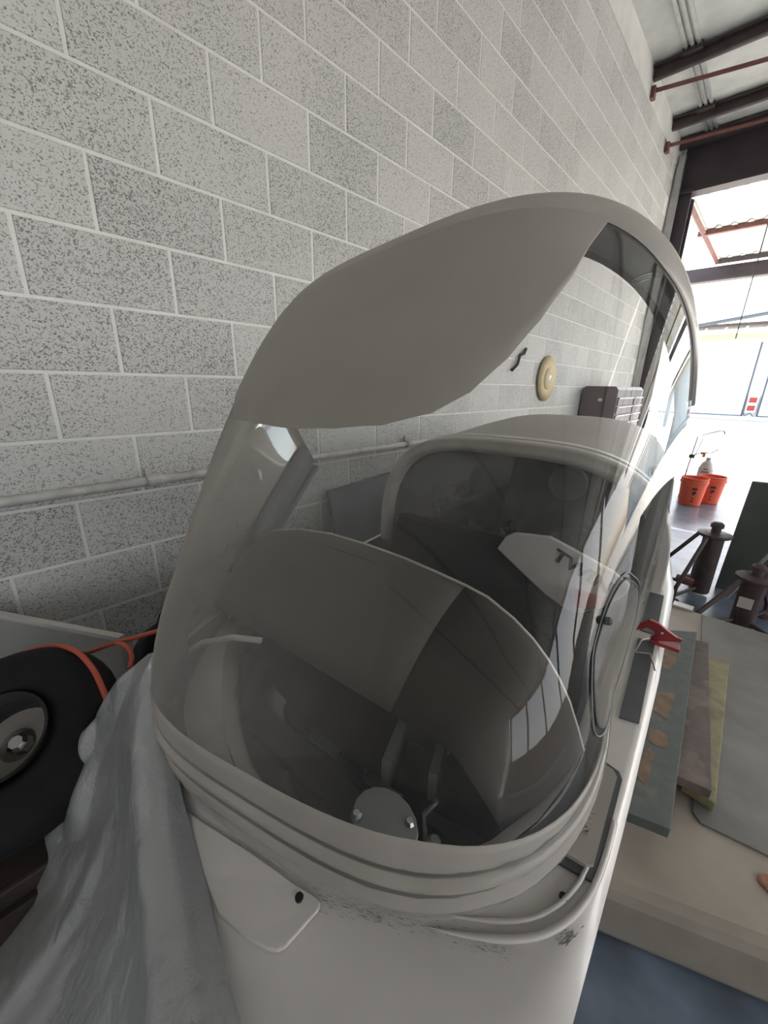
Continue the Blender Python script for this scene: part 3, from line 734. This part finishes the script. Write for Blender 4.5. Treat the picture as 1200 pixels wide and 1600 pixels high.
board('plank', [(.052, 2.29), (-.05, 2.26), (.03, 1.335), (.142, 1.355)], .277, .034, M_b2, 'brown weathered timber plank in the middle of the three')
b1 = board('plank', [(-.002, 2.29), (-.142, 2.187), (-.03, 1.065), (.066, 1.095)], .3125, .034, M_b1, 'grey-green timber plank with bare wood patches, topmost of three')
M_bare = mat('bare_wood', (.23, .155, .105), .8, noise_amt=.35, nscale=25)
for (px, py, sx, sy) in ((1042, 1030, .045, .10), (1036, 1098, .042, .09), (1028, 1152, .035, .05), (1010, 1195, .02, .09)):
    c = on(px, py, 2, .3127); poly = []
    for k in range(11):
        a = 2 * PI * k / 11; rr = random.uniform(.8, 1.15); poly.append(c + Vector((sx * math.copysign(abs(math.cos(a)) ** .6, math.cos(a)) * rr * .8, sy * math.copysign(abs(math.sin(a)) ** .6, math.sin(a)) * rr * .9, 0)))
    sub(b1, MB().prism(poly, (0, 0, .0008)).build('bare_patch', M_bare))
c = on(1068, 946, 2, .2); tag(MB().box(c + Vector((0, -.03, .008)), (.10, .06, .014)).build('white_offcut', M_white, bevel=.003), 'small white offcut lying at the far edge of the platform', 'offcut')
# jacks
M_jack = mat('brown_jack_paint', (.085, .058, .055), .5, noise_amt=.35, nscale=18)
def jack(x, y, hgt, r, label, arms):
    e = tag(empty('tripod_jack', (x, y, 0)), label, 'jack', 'jacks behind the platform')
    MB().lathe([(r * .96, .02), (r, .03), (r, hgt - .07), (r * .9, hgt - .06)], (x, y, 0), n=24).build('cylinder', M_jack, e, smooth=False)
    MB().lathe([(r * 1.5, hgt - .062), (r * 1.62, hgt - .055), (r * 1.62, hgt - .04), (r * .8, hgt - .03)], (x, y, 0), n=24).build('top_flange', M_redsteel if r > .07 else M_jack, e)
    MB().lathe([(r * .45, hgt - .035), (r * .45, hgt), (r * .62, hgt + .005), (r * .62, hgt + .03), (r * .35, hgt + .045)], (x, y, 0), n=16).build('screw_head', M_jack, e)
    for a in arms:
        ex_, ey_ = x + .30 * math.cos(a), y + .30 * math.sin(a)
        MB().tube([(x + r * 1.4 * math.cos(a), y + r * 1.4 * math.sin(a), hgt - .06), (ex_, ey_, .10), (ex_, ey_, .015)], .015, 6).build('leg', M_jack, e)
        MB().tube([(x, y, .06), (ex_, ey_, .04)], .013, 6).build('leg_brace', M_jack, e)
        MB().lathe([(.04, .0), (.04, .012), (.02, .02)], (ex_, ey_, .0), n=14).build('foot', M_jack, e)
    return e
jk = jack(-.065, 3.55, .52, .062, 'tall brown tripod jack standing behind the pale platform', (3.0, 4.3, 1.8))
jk2 = jack(.19, 3.18, .40, .062, 'short wide brown jack with rusty flange, right of the tall jack', (5.6, 3.9, 1.2))
# reddish jack handle sleeve lying against the tall jack
a_ = on(1056, 902, 1, 3.42); b_ = on(1083, 911, 1, 3.42)
MB().tube([a_, b_], .03, 10).build('handle_socket', M_redsteel, jk)
MB().box((.175, 3.113, .20), (.07, .006, .07)).build('paper_label', M_white, jk2)

# dark green upright board behind the jacks
M_green = mat('dark_green_board', (.075, .085, .072), .6, noise_amt=.2, nscale=5)
pb = MB().prism([(.02, 3.75, .0), (.045, 3.82, .835), (1.5, 3.95, .86), (1.5, 3.88, .0)], (0, .04, 0)).build('upright_board', M_green, bevel=.004)
tag(pb, 'large dark green upright board behind the jacks', 'board')
M_streak = mat('grey_streak_metal', (.30, .30, .29), .4, .4)  # diagonal reflection streak on the board, put in as a grey tube
p0 = on(1160, 905, 1, 3.7); p1 = on(1215, 825, 1, 3.7); p0.z = max(p0.z, .1)
tag(MB().tube([(p0.x - .05, 3.60, .012), (p1.x + .1, 3.735, .62)], .012, 8).build('reflection_streak', M_streak), 'thin grey tube added as a reflection streak on the dark green board', 'pipe')
# buckets
def bucket(x, y, label):
    e = tag(empty('bucket', (x, y, 0)), label, 'bucket', 'orange buckets at the hangar door')
    MB().lathe([(.0, .006), (.120, .006), (.145, .30), (.152, .30), (.152, .33), (.147, .33), (.150, .365), (.143, .365), (.118, .02), (.0, .02)], (x, y, 0), n=32, cap=False).build('pail', M_orange, e, smooth=False)
    MB().tube([(x + .155 * math.cos(a), y + .155 * math.sin(a) * 1.0, .31 - .10 * math.sin(a)) for a in [PI * k / 12 for k in range(13)]], .003, 5).build('handle', M_chrome, e)
    for (ang, z, wv, hh) in ((.25, .22, .42, .03), (.28, .165, .30, .04), (.22, .15, .16, .014), (.25, .10, .12, .02), (.25, .06, .18, .02)):
        rows = []
        a0 = -PI / 2 + ang
        for zz in (z, z + hh):
            r = .12 + (.145 - .12) * zz / .30 + .0012
            rows.append([Vector((x + r * math.cos(a0 + wv * (k / 6 - .5)), y + r * math.sin(a0 + wv * (k / 6 - .5)), zz)) for k in range(7)])
        MB().grid(rows).build('printed_mark', M_dkmark, e)
    return e
bk = bucket(-.47, 6.48, 'red-orange bucket nearest the glider at the hangar door')
bucket(-.31, 6.78, 'orange bucket standing behind and right of the other bucket')
# long-handled trimmer standing behind the buckets
e = tag(empty('string_trimmer', (-.60, 6.75, 0)), 'thin trimmer with bent hooked shaft standing behind the orange buckets', 'trimmer')
MB().tube([(-.62, 6.72, 0.01), (-.60, 6.74, .5), (-.58, 6.76, .86), (-.50, 6.78, .90), (-.36, 6.82, .955), (-.33, 6.83, .95), (-.315, 6.83, .91)], .008, 6).build('shaft', M_steel, e)
MB().tube([(-.57, 6.75, .55), (-.52, 6.77, .84)], .006, 6).build('side_rod', M_steel, e)
MB().tube([(-.60, 6.74, .60), (-.50, 6.76, .66), (-.40, 6.78, .66), (-.33, 6.8, .72)], .007, 6).build('loop_handle', M_steel, e)
M_grip = mat('orange_grip', (.75, .30, .05), .5)
MB().tube([(-.50, 6.76, .64), (-.46, 6.77, .655), (-.47, 6.77, .60)], .02, 6).build('trigger_grip', M_grip, e, smooth=True)
MB().box((-.59, 6.74, .60), (.06, .05, .05)).build('motor_head', M_green, e, bevel=.008)
# white jug with blue print between bucket and trimmer
M_blue = mat('blue_print', (.10, .18, .30), .6)
e = tag(empty('white_jug', (-.42, 7.02, 0)), 'white jug with blue print behind the buckets', 'jug')
MB().lathe([(.08, 0), (.09, .02), (.09, .42), (.06, .50), (.03, .53), (.03, .57)], (-.42, 7.02, 0), n=20).build('jug_body', M_white, e, smooth=False)
for (z, w_) in ((.44, .5), (.40, .9), (.37, .6)):
    MB().grid([[Vector((-.42 + .0915 * math.cos(-PI / 2 + w_ * (k / 4 - .5)), 7.02 + .0915 * math.sin(-PI / 2 + w_ * (k / 4 - .5)), zz)) for k in range(5)] for zz in (z - .03, z - .012)]).build('printed_mark', M_blue, e)

lp_ = on(1034, 522, 1, 9.0)
e = tag(empty('pendant_lamp', (lp_.x, lp_.y, lp_.z)), 'shallow pale lamp shade hanging outside beside the door column', 'lamp')
MB().lathe([(.02, .16), (.12, .13), (.27, .03), (.28, .0), (.26, .02), (.0, .10)], lp_, n=28, cap=False).build('lamp_shade', M_tan2, e, smooth=True)
MB().tube([(lp_.x, lp_.y, lp_.z + .15), (lp_.x, lp_.y, 4.0)], .012, 6).build('lamp_rod', M_steel, e)

# ------------------------------------------------------------------ along the wall
# painted conduit
M_pipe = mat('painted_pipe', (.56, .545, .51), .5, noise_amt=.3, nscale=20)
e = tag(empty('wall_conduit', (WX + .03, .5, 1.1)), 'painted horizontal pipe clamped along the block wall', 'pipe')
MB().tube([(WX + .028, -1.6, 1.093), (WX + .028, .45, 1.103), (WX + .028, 3.2, 1.103)], .016, 10).build('pipe_run', M_pipe, e, smooth=True)
for yy in (.45, 1.9):
    MB().lathe([(.021, -.025), (.023, -.02), (.023, .02), (.021, .025)], (WX + .028, yy, 1.103), (0, 1, 0), 14).build('coupling', M_pipe, e)
    MB().box((WX + .012, yy - .01, 1.128), (.012, .02, .04)).build('pipe_strap', M_pipe, e)
# blue-grey board leaning on the wall
M_bg = mat('blue_grey_board', (.085, .105, .115), .6, noise_amt=.2, nscale=8)
tag(MB().prism([(-1.36, 1.24, 0), (-1.36, 2.4, 0), (-1.555, 2.4, .98), (-1.555, 1.25, .915)], (-.02, 0, .004)).build('leaning_board', M_bg, bevel=.003), 'blue-grey board leaning on the block wall behind the canopy', 'board')
# straw disc
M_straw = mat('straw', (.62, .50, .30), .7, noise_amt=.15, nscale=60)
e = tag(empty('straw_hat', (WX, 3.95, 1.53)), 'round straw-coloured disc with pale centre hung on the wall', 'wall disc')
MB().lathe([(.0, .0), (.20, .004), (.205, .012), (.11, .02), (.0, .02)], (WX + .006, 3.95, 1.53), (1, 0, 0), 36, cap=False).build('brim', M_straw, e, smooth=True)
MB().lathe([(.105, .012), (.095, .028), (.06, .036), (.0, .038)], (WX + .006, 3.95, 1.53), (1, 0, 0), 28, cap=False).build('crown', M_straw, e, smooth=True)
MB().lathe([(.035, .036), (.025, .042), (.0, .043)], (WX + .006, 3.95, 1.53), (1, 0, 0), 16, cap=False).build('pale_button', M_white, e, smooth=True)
tag(MB().tube([(WX + .008, 3.44, 1.76), (WX + .015, 3.40, 1.72), (WX + .012, 3.33, 1.70), (WX + .015, 3.30, 1.63), (WX + .01, 3.22, 1.58)], .012, 6).build('black_wire', M_black, smooth=True), 'short black kinked wire on the block wall', 'wire')
# tool chest on cabinet
M_chest = mat('maroon_chest_paint', (.115, .075, .085), .4, noise_amt=.15, nscale=6)
M_handle = mat('pale_drawer_pull', (.62, .60, .60), .4, .3)
e = tag(empty('tool_chest', (-1.4, 5.62, 0)), 'maroon tool chest with rows of drawers against the far end of the wall', 'tool chest')
MB().box((-1.40, 5.62, .52), (.37, 1.2, .90)).build('cabinet_body', M_chest, e, bevel=.006)
MB().prism([(-1.585, 5.02, .975), (-1.215, 5.02, .975), (-1.215, 5.02, 1.44), (-1.245, 5.02, 1.475), (-1.555, 5.02, 1.475), (-1.585, 5.02, 1.44)], (0, 1.2, 0)).build('chest_body', M_chest, e, bevel=.004)
for c2 in range(2):
    for r in range(4):
        dy, dw = ((5.38, .66), (5.97, .42))[c2]
        d = MB().box((-1.209, dy, 1.315 - .095 * r), (.014, dw, .082)).build('drawer', M_chest, e, bevel=.002)
        sub(d, MB().box((-1.199, dy, 1.35 - .095 * r), (.018, dw, .014)).build('drawer_pull', M_handle))
for r in range(4):
    d = MB().box((-1.209, 5.62, .86 - .21 * r), (.014, 1.14, .19)).build('drawer', M_chest, e, bevel=.002)
    sub(d, MB().box((-1.199, 5.62, .94 - .21 * r), (.018, 1.1, .014)).build('drawer_pull', M_handle))
MB().lathe([(.012, 0), (.012, .006)], (-1.214, 5.62, 1.41), (1, 0, 0), 12).build('lock', M_chrome, e)
for yy in (5.1, 6.14):
    for xx in (-1.53, -1.27): MB().lathe([(.035, -.012), (.035, .012)], (xx, yy, .036), (1, 0, 0), 14).build('caster', M_rubber, e)
MB().box((-1.38, 5.015, 1.33), (.04, .012, .03)).build('side_latch', M_handle, e)

# ------------------------------------------------------------------ left foreground: panel, tyre, cord, bag, crate, tarpaulin
M_panel = mat('grey_white_panel', (.40, .39, .37), .55, noise_amt=.12, nscale=4)
pa = on(0, 955, 2, .80); pb_ = on(192, 991, 2, .80)
dirp = (pb_ - pa).normalized(); nrm = Vector((dirp.y, -dirp.x, 0))
e = tag(empty('white_edged_panel', (pa.x, pa.y, 0)), 'upright grey panel with white top edge against the block wall', 'panel')
q0 = pa - dirp * .06; q1 = pb_ + dirp * .005
MB().prism([(q0.x, q0.y, 0), (q1.x, q1.y, 0), (q1.x, q1.y, .79), (q0.x, q0.y, .79)], nrm * .018).build('panel_sheet', M_panel, e)
MB().prism([(q0.x, q0.y, .79), (q1.x, q1.y, .79), (q1.x, q1.y, .802), (q0.x, q0.y, .802)], nrm * .018).build('edge_strip', M_white, e)
# crate carrying the tyre
M_crate = mat('dark_brown_wood', (.05, .035, .028), .7, noise_amt=.4, nscale=12)
cc = deep(-20, 1190, .78)
TY = deep(22, 1162, .76); taxis = (FWD * -.62 + Vector((0, 0, 1)) * .72 + RIGHT * .10).normalized()
TR, Tr = .185, .06
prof = []
for k in range(17):
    a = -PI * .86 + 2 * PI * .86 * k / 16
    prof.append((TR - Tr + Tr * math.cos(a) * 1.0, Tr * .95 * math.sin(a)))
e = tag(empty('tyre', TY), 'black rubber tyre with its hub lying tilted beside the silver tarpaulin', 'tyre')
MB().lathe(prof, TY, taxis, 40, cap=False).build('tread_and_sidewall', M_rubber, e, smooth=True)
ri = TR - 2 * Tr + .012
MB().lathe([(ri + .004, .055), (ri - .004, .05), (ri - .010, -.05), (ri + .004, -.055)], TY, taxis, 32, cap=False).build('rim', M_black, e, smooth=True)
MB().lathe([(ri - .006, -.03), (ri - .006, -.02), (.03, -.012), (.03, -.03)], TY, taxis, 32).build('hub_plate', M_tan, e)
MB().lathe([(.018, -.012), (.018, .01), (.012, .016)], TY + RIGHT * .012, taxis, 8).build('hub_nut', M_chrome, e)
zb = TY.z - TR * math.sqrt(max(0, 1 - taxis.z ** 2)) - Tr * .8
crt = tag(empty('wooden_crate', (TY.x, TY.y, 0)), 'dark brown wooden crate under the black tyre', 'crate')
chh = zb - .003
MB().box((TY.x - .04, TY.y, chh / 2), (.40, .27, chh)).build('crate_body', M_crate, crt, bevel=.006)
for k in range(3):
    MB().box((TY.x - .04, TY.y - .143, .08 + k * (chh - .16) / 2), (.42, .014, .09)).build('slat', M_crate, crt, bevel=.002)
    MB().box((TY.x + .168, TY.y, .08 + k * (chh - .16) / 2), (.014, .29, .09)).build('slat', M_crate, crt, bevel=.002)
# black bag behind
def blob(name, c, r, m, seed, amp=.12, sc=6.0, flat=None):
    bm = bmesh.new(); bmesh.ops.create_icosphere(bm, subdivisions=5, radius=1)
    for v in bm.verts:
        d = v.co.copy(); k = 1 + amp * (noise.noise(d * sc * .35 + Vector((seed, 0, 0))) + .5 * abs(noise.noise(d * sc + Vector((0, seed, 0)))))
        v.co = Vector((c[0] + d.x * r[0] * k, c[1] + d.y * r[1] * k, c[2] + d.z * r[2] * k))
        if flat is not None: v.co.z = max(v.co.z, flat)
    me = bpy.data.meshes.new(name); bm.to_mesh(me); bm.free()
    return obj_me(name, me, m, None, True)
bc = deep(235, 1010, .98)
o = blob('black_bag', (bc.x - .055, bc.y + .055, .40), (.10, .10, .42), M_black, 3.1, .25, 5, .002)
tag(o, 'crumpled black cloth bag between the canopy and the block wall', 'bag')
# orange cord
def spl(pts, n=8):
    out = []; P = [Vector(p) for p in pts]; P = [P[0] * 2 - P[1]] + P + [P[-1] * 2 - P[-2]]
    for i in range(1, len(P) - 2):
        for k in range(n):
            t = k / n; p0, p1, p2, p3 = P[i - 1:i + 3]
            out.append(.5 * (2 * p1 + (p2 - p0) * t + (2 * p0 - 5 * p1 + 4 * p2 - p3) * t * t + (3 * p1 - p0 - 3 * p2 + p3) * t ** 3))
    return out + [P[-2]]
cp = [(30, 1022, .90), (62, 1012, .88), (95, 1010, .86), (122, 1020, .83), (145, 1045, .80), (160, 1075, .77), (170, 1100, .75)]
tag(MB().tube(spl([deep(*c) for c in cp]), .0055, 8).build('extension_cord', M_cord, smooth=True), 'orange cord arching over the black tyre down to the tarpaulin', 'cord')
cp = [(90, 1028, .92), (130, 1022, .92), (175, 1006, .90), (215, 995, .88), (252, 984, .85)]
tag(MB().tube(spl([deep(*c) for c in cp]), .005, 8).build('extension_cord', M_cord, smooth=True), 'orange cord stretched straight across the black bag', 'cord')
cp = [(182, 1004, .89), (198, 1010, .86), (206, 1026, .84), (203, 1044, .82)]
tag(MB().tube(spl([deep(*c) for c in cp]), .005, 8).build('extension_cord', M_cord, smooth=True), 'short curled orange cord end hanging beside the black bag', 'cord')
# silver tarpaulin draped over the left of the nose
def tarp_mat():
    m = mat('silver_tarpaulin', (.44, .45, .455), .28, .4, noise_amt=.12, nscale=6, spec=.6)
    n = m.node_tree.nodes; l = m.node_tree.links; b = n['Principled BSDF']; g = n.new('ShaderNodeNewGeometry')
    t = n.new('ShaderNodeTexNoise'); t.inputs['Scale'].default_value = 22; t.inputs['Detail'].default_value = 7; t.inputs['Distortion'].default_value = .25; t.inputs['Roughness'].default_value = .6; l.new(g.outputs['Position'], t.inputs['Vector'])
    bp = n.new('ShaderNodeBump'); bp.inputs['Strength'].default_value = .35; bp.inputs['Distance'].default_value = .02; l.new(t.outputs['Fac'], bp.inputs['Height']); l.new(bp.outputs['Normal'], b.inputs['Normal'])
    return m
M_tarp = tarp_mat()
TROWS = [(1020, [(236, 0.63), (238, 0.628), (240, 0.625), (242, 0.6127), (244, 0.62), (247, 0.618), (250, 0.625)]),
 (1060, [(192, 0.7), (202, 0.675), (212, 0.6461), (220, 0.6143), (232, 0.6059), (246, 0.6009), (256, 0.6108)]),
 (1110, [(162, 0.74), (175, 0.715), (188, 0.662), (198, 0.6226), (215, 0.5831), (246, 0.5753), (264, 0.588)]),
 (1160, [(125, 0.77), (145, 0.74), (170, 0.6853), (190, 0.6178), (208, 0.5549), (246, 0.5472), (272, 0.5597)]),
 (1220, [(90, 0.78), (120, 0.74), (160, 0.6887), (192, 0.5989), (209, 0.5225), (250, 0.513), (284, 0.5253)]),
 (1300, [(50, 0.78), (95, 0.73), (150, 0.6727), (198, 0.5618), (214, 0.4815), (258, 0.4694), (298, 0.4825)]),
 (1400, [(8, 0.75), (65, 0.69), (135, 0.616), (206, 0.4966), (219, 0.4301), (270, 0.4163), (322, 0.4311)]),
 (1500, [(-50, 0.7), (40, 0.62), (120, 0.5461), (214, 0.4351), (226, 0.3832), (285, 0.3701), (346, 0.385)]),
 (1600, [(-110, 0.62), (20, 0.55), (110, 0.482), (222, 0.3842), (232, 0.3431), (298, 0.3309), (370, 0.3459)]),
 (1720, [(-170, 0.56), (0, 0.49), (100, 0.4242), (230, 0.338), (240, 0.3055), (310, 0.2933), (396, 0.3083)])]
ctrl = [[deep(px, py, d) for px, d in r] for py, r in TROWS]
def bsp(P, n):
    return spl(P, n)
rows1 = [bsp(r, 12) for r in ctrl]                         # across
cols = list(zip(*rows1)); cols = [bsp(list(c), 12) for c in cols]
rows = [list(r) for r in zip(*cols)]
NR, NC = len(rows), len(rows[0])
out = []
for i, r in enumerate(rows):
    rr = []
    for j, p in enumerate(r):
        f = j / (NC - 1); left = max(0, 1 - f / .55)
        k = noise.noise(Vector((p.x * 7, p.y * 7, p.z * 3.5))) * .034 + abs(noise.noise(Vector((p.x * 14 + 3, p.y * 14, p.z * 6)))) * .030
        k *= (.25 + 1.0 * left) * min(1, i / 12)
        rr.append(p - FWD * k)
    # the outer edge turns down and hangs to the floor on the wall side
    p = rr[0]
    hang = [Vector((p.x - .03 - .06 * q, p.y + .02 * q, p.z * (1 - q) + .02 * q)) for q in (1.0, .75, .5, .3, .15, .05)]
    out.append(hang + rr)
o = MB().grid(out).build('tarpaulin', M_tarp, smooth=True); md = o.modifiers.new('thick', 'SOLIDIFY'); md.thickness = .002
tag(o, 'crumpled silver grey tarpaulin draped over the left of the glider nose', 'tarpaulin')

# ------------------------------------------------------------------ outside
M_bld = mat('white_siding', (.80, .82, .82), .6)
M_bdoor = mat('pale_blue_door', (.70, .80, .84), .5)
M_line = mat('dark_gap', (.08, .10, .13), .7)
e = tag(empty('far_hangar', (0, 30, 0)), 'white hangar row with pale sliding doors across the apron', 'building')
MB().box((0, 31.5, 2.1), (40, 6, 4.2)).build('wall', M_bld, e)
MB().box((0, 28.35, .1), (40, .3, .2)).build('plinth', M_bdoor, e)
for k in range(-4, 4):
    x0 = -.85 + k * 4.55 + (0 if k < 0 else .52 + (k) * 0)
    if k == -1: xs = (-5.4, -.85)
    xa = -.85 + (k + 1) * 5.07 - 4.55 if k < 0 else -.28 + k * 5.07
    MB().box((xa + 2.27, 28.44, 2.0), (4.45, .1, 3.6)).build('door_leaf', M_bdoor, e)
    MB().box((xa + 4.53, 28.40, 2.0), (.06, .1, 3.6)).build('door_gap', M_line, e); MB().box((xa + .01, 28.40, 2.0), (.06, .1, 3.6)).build('door_gap', M_line, e)
    MB().box((xa + 2.27, 28.40, .20), (4.5, .1, .10)).build('door_track', M_line, e)
b = MB(); b.box((0, 27.9, 4.55), (40, 1.6, .12)); b.build('eave', M_steel, e)
for k in range(24):
    xk = -9 + k * .8
    MB().tube([(xk, 28.6, 4.2), (xk + .35, 27.2, 4.6)], .05, 4).build('rafter', M_bld, e)
MB().box((0, 28.6, 4.12), (40, .4, .3)).build('fascia', mat('cream_fascia', (.55, .55, .42), .7), e)
sg = MB().box((-.58, 28.36, .82), (.42, .03, .85)).build('notice_board', M_bld, e)
M_signred = mat('sign_red', (.35, .05, .04), .6)
for (dx, dz) in ((0, .2), (0, -.2)): sub(sg, MB().box((-.58 + dx, 28.335, .82 + dz), (.30, .02, .26)).build('red_square', M_signred))
MB().tube(spl([(-.9, 28.33, .5), (-.75, 28.33, .05 + .2), (-.55, 28.33, .35), (-.35, 28.33, .12)]), .02, 5).build('hanging_cable', M_line, e)
# long pole lying on the awning side: dark straight bar over the apron
tag(MB().tube([(-2.6, 20, 3.77), (-.5, 20, 4.05)], .07, 6).build('overhead_bar', M_line), 'dark straight bar high over the sunlit apron', 'bar')
MBp = MB(); MBp.box((-2.9, 20, 1.9), (.12, .12, 3.8)); 
tag(MBp.build('bar_post', M_line), 'slim dark post carrying the overhead bar outside', 'post')
M_grass = mat('dry_grass', (.42, .47, .10), .9, noise_amt=.3, nscale=1.5)
g_ = MB().box((-6.6, 17, -.003), (6.8, 9, .02)).build('grass_verge', M_grass); tag(g_, 'strip of sunlit yellow green grass outside the hangar', 'grass', kind='stuff')
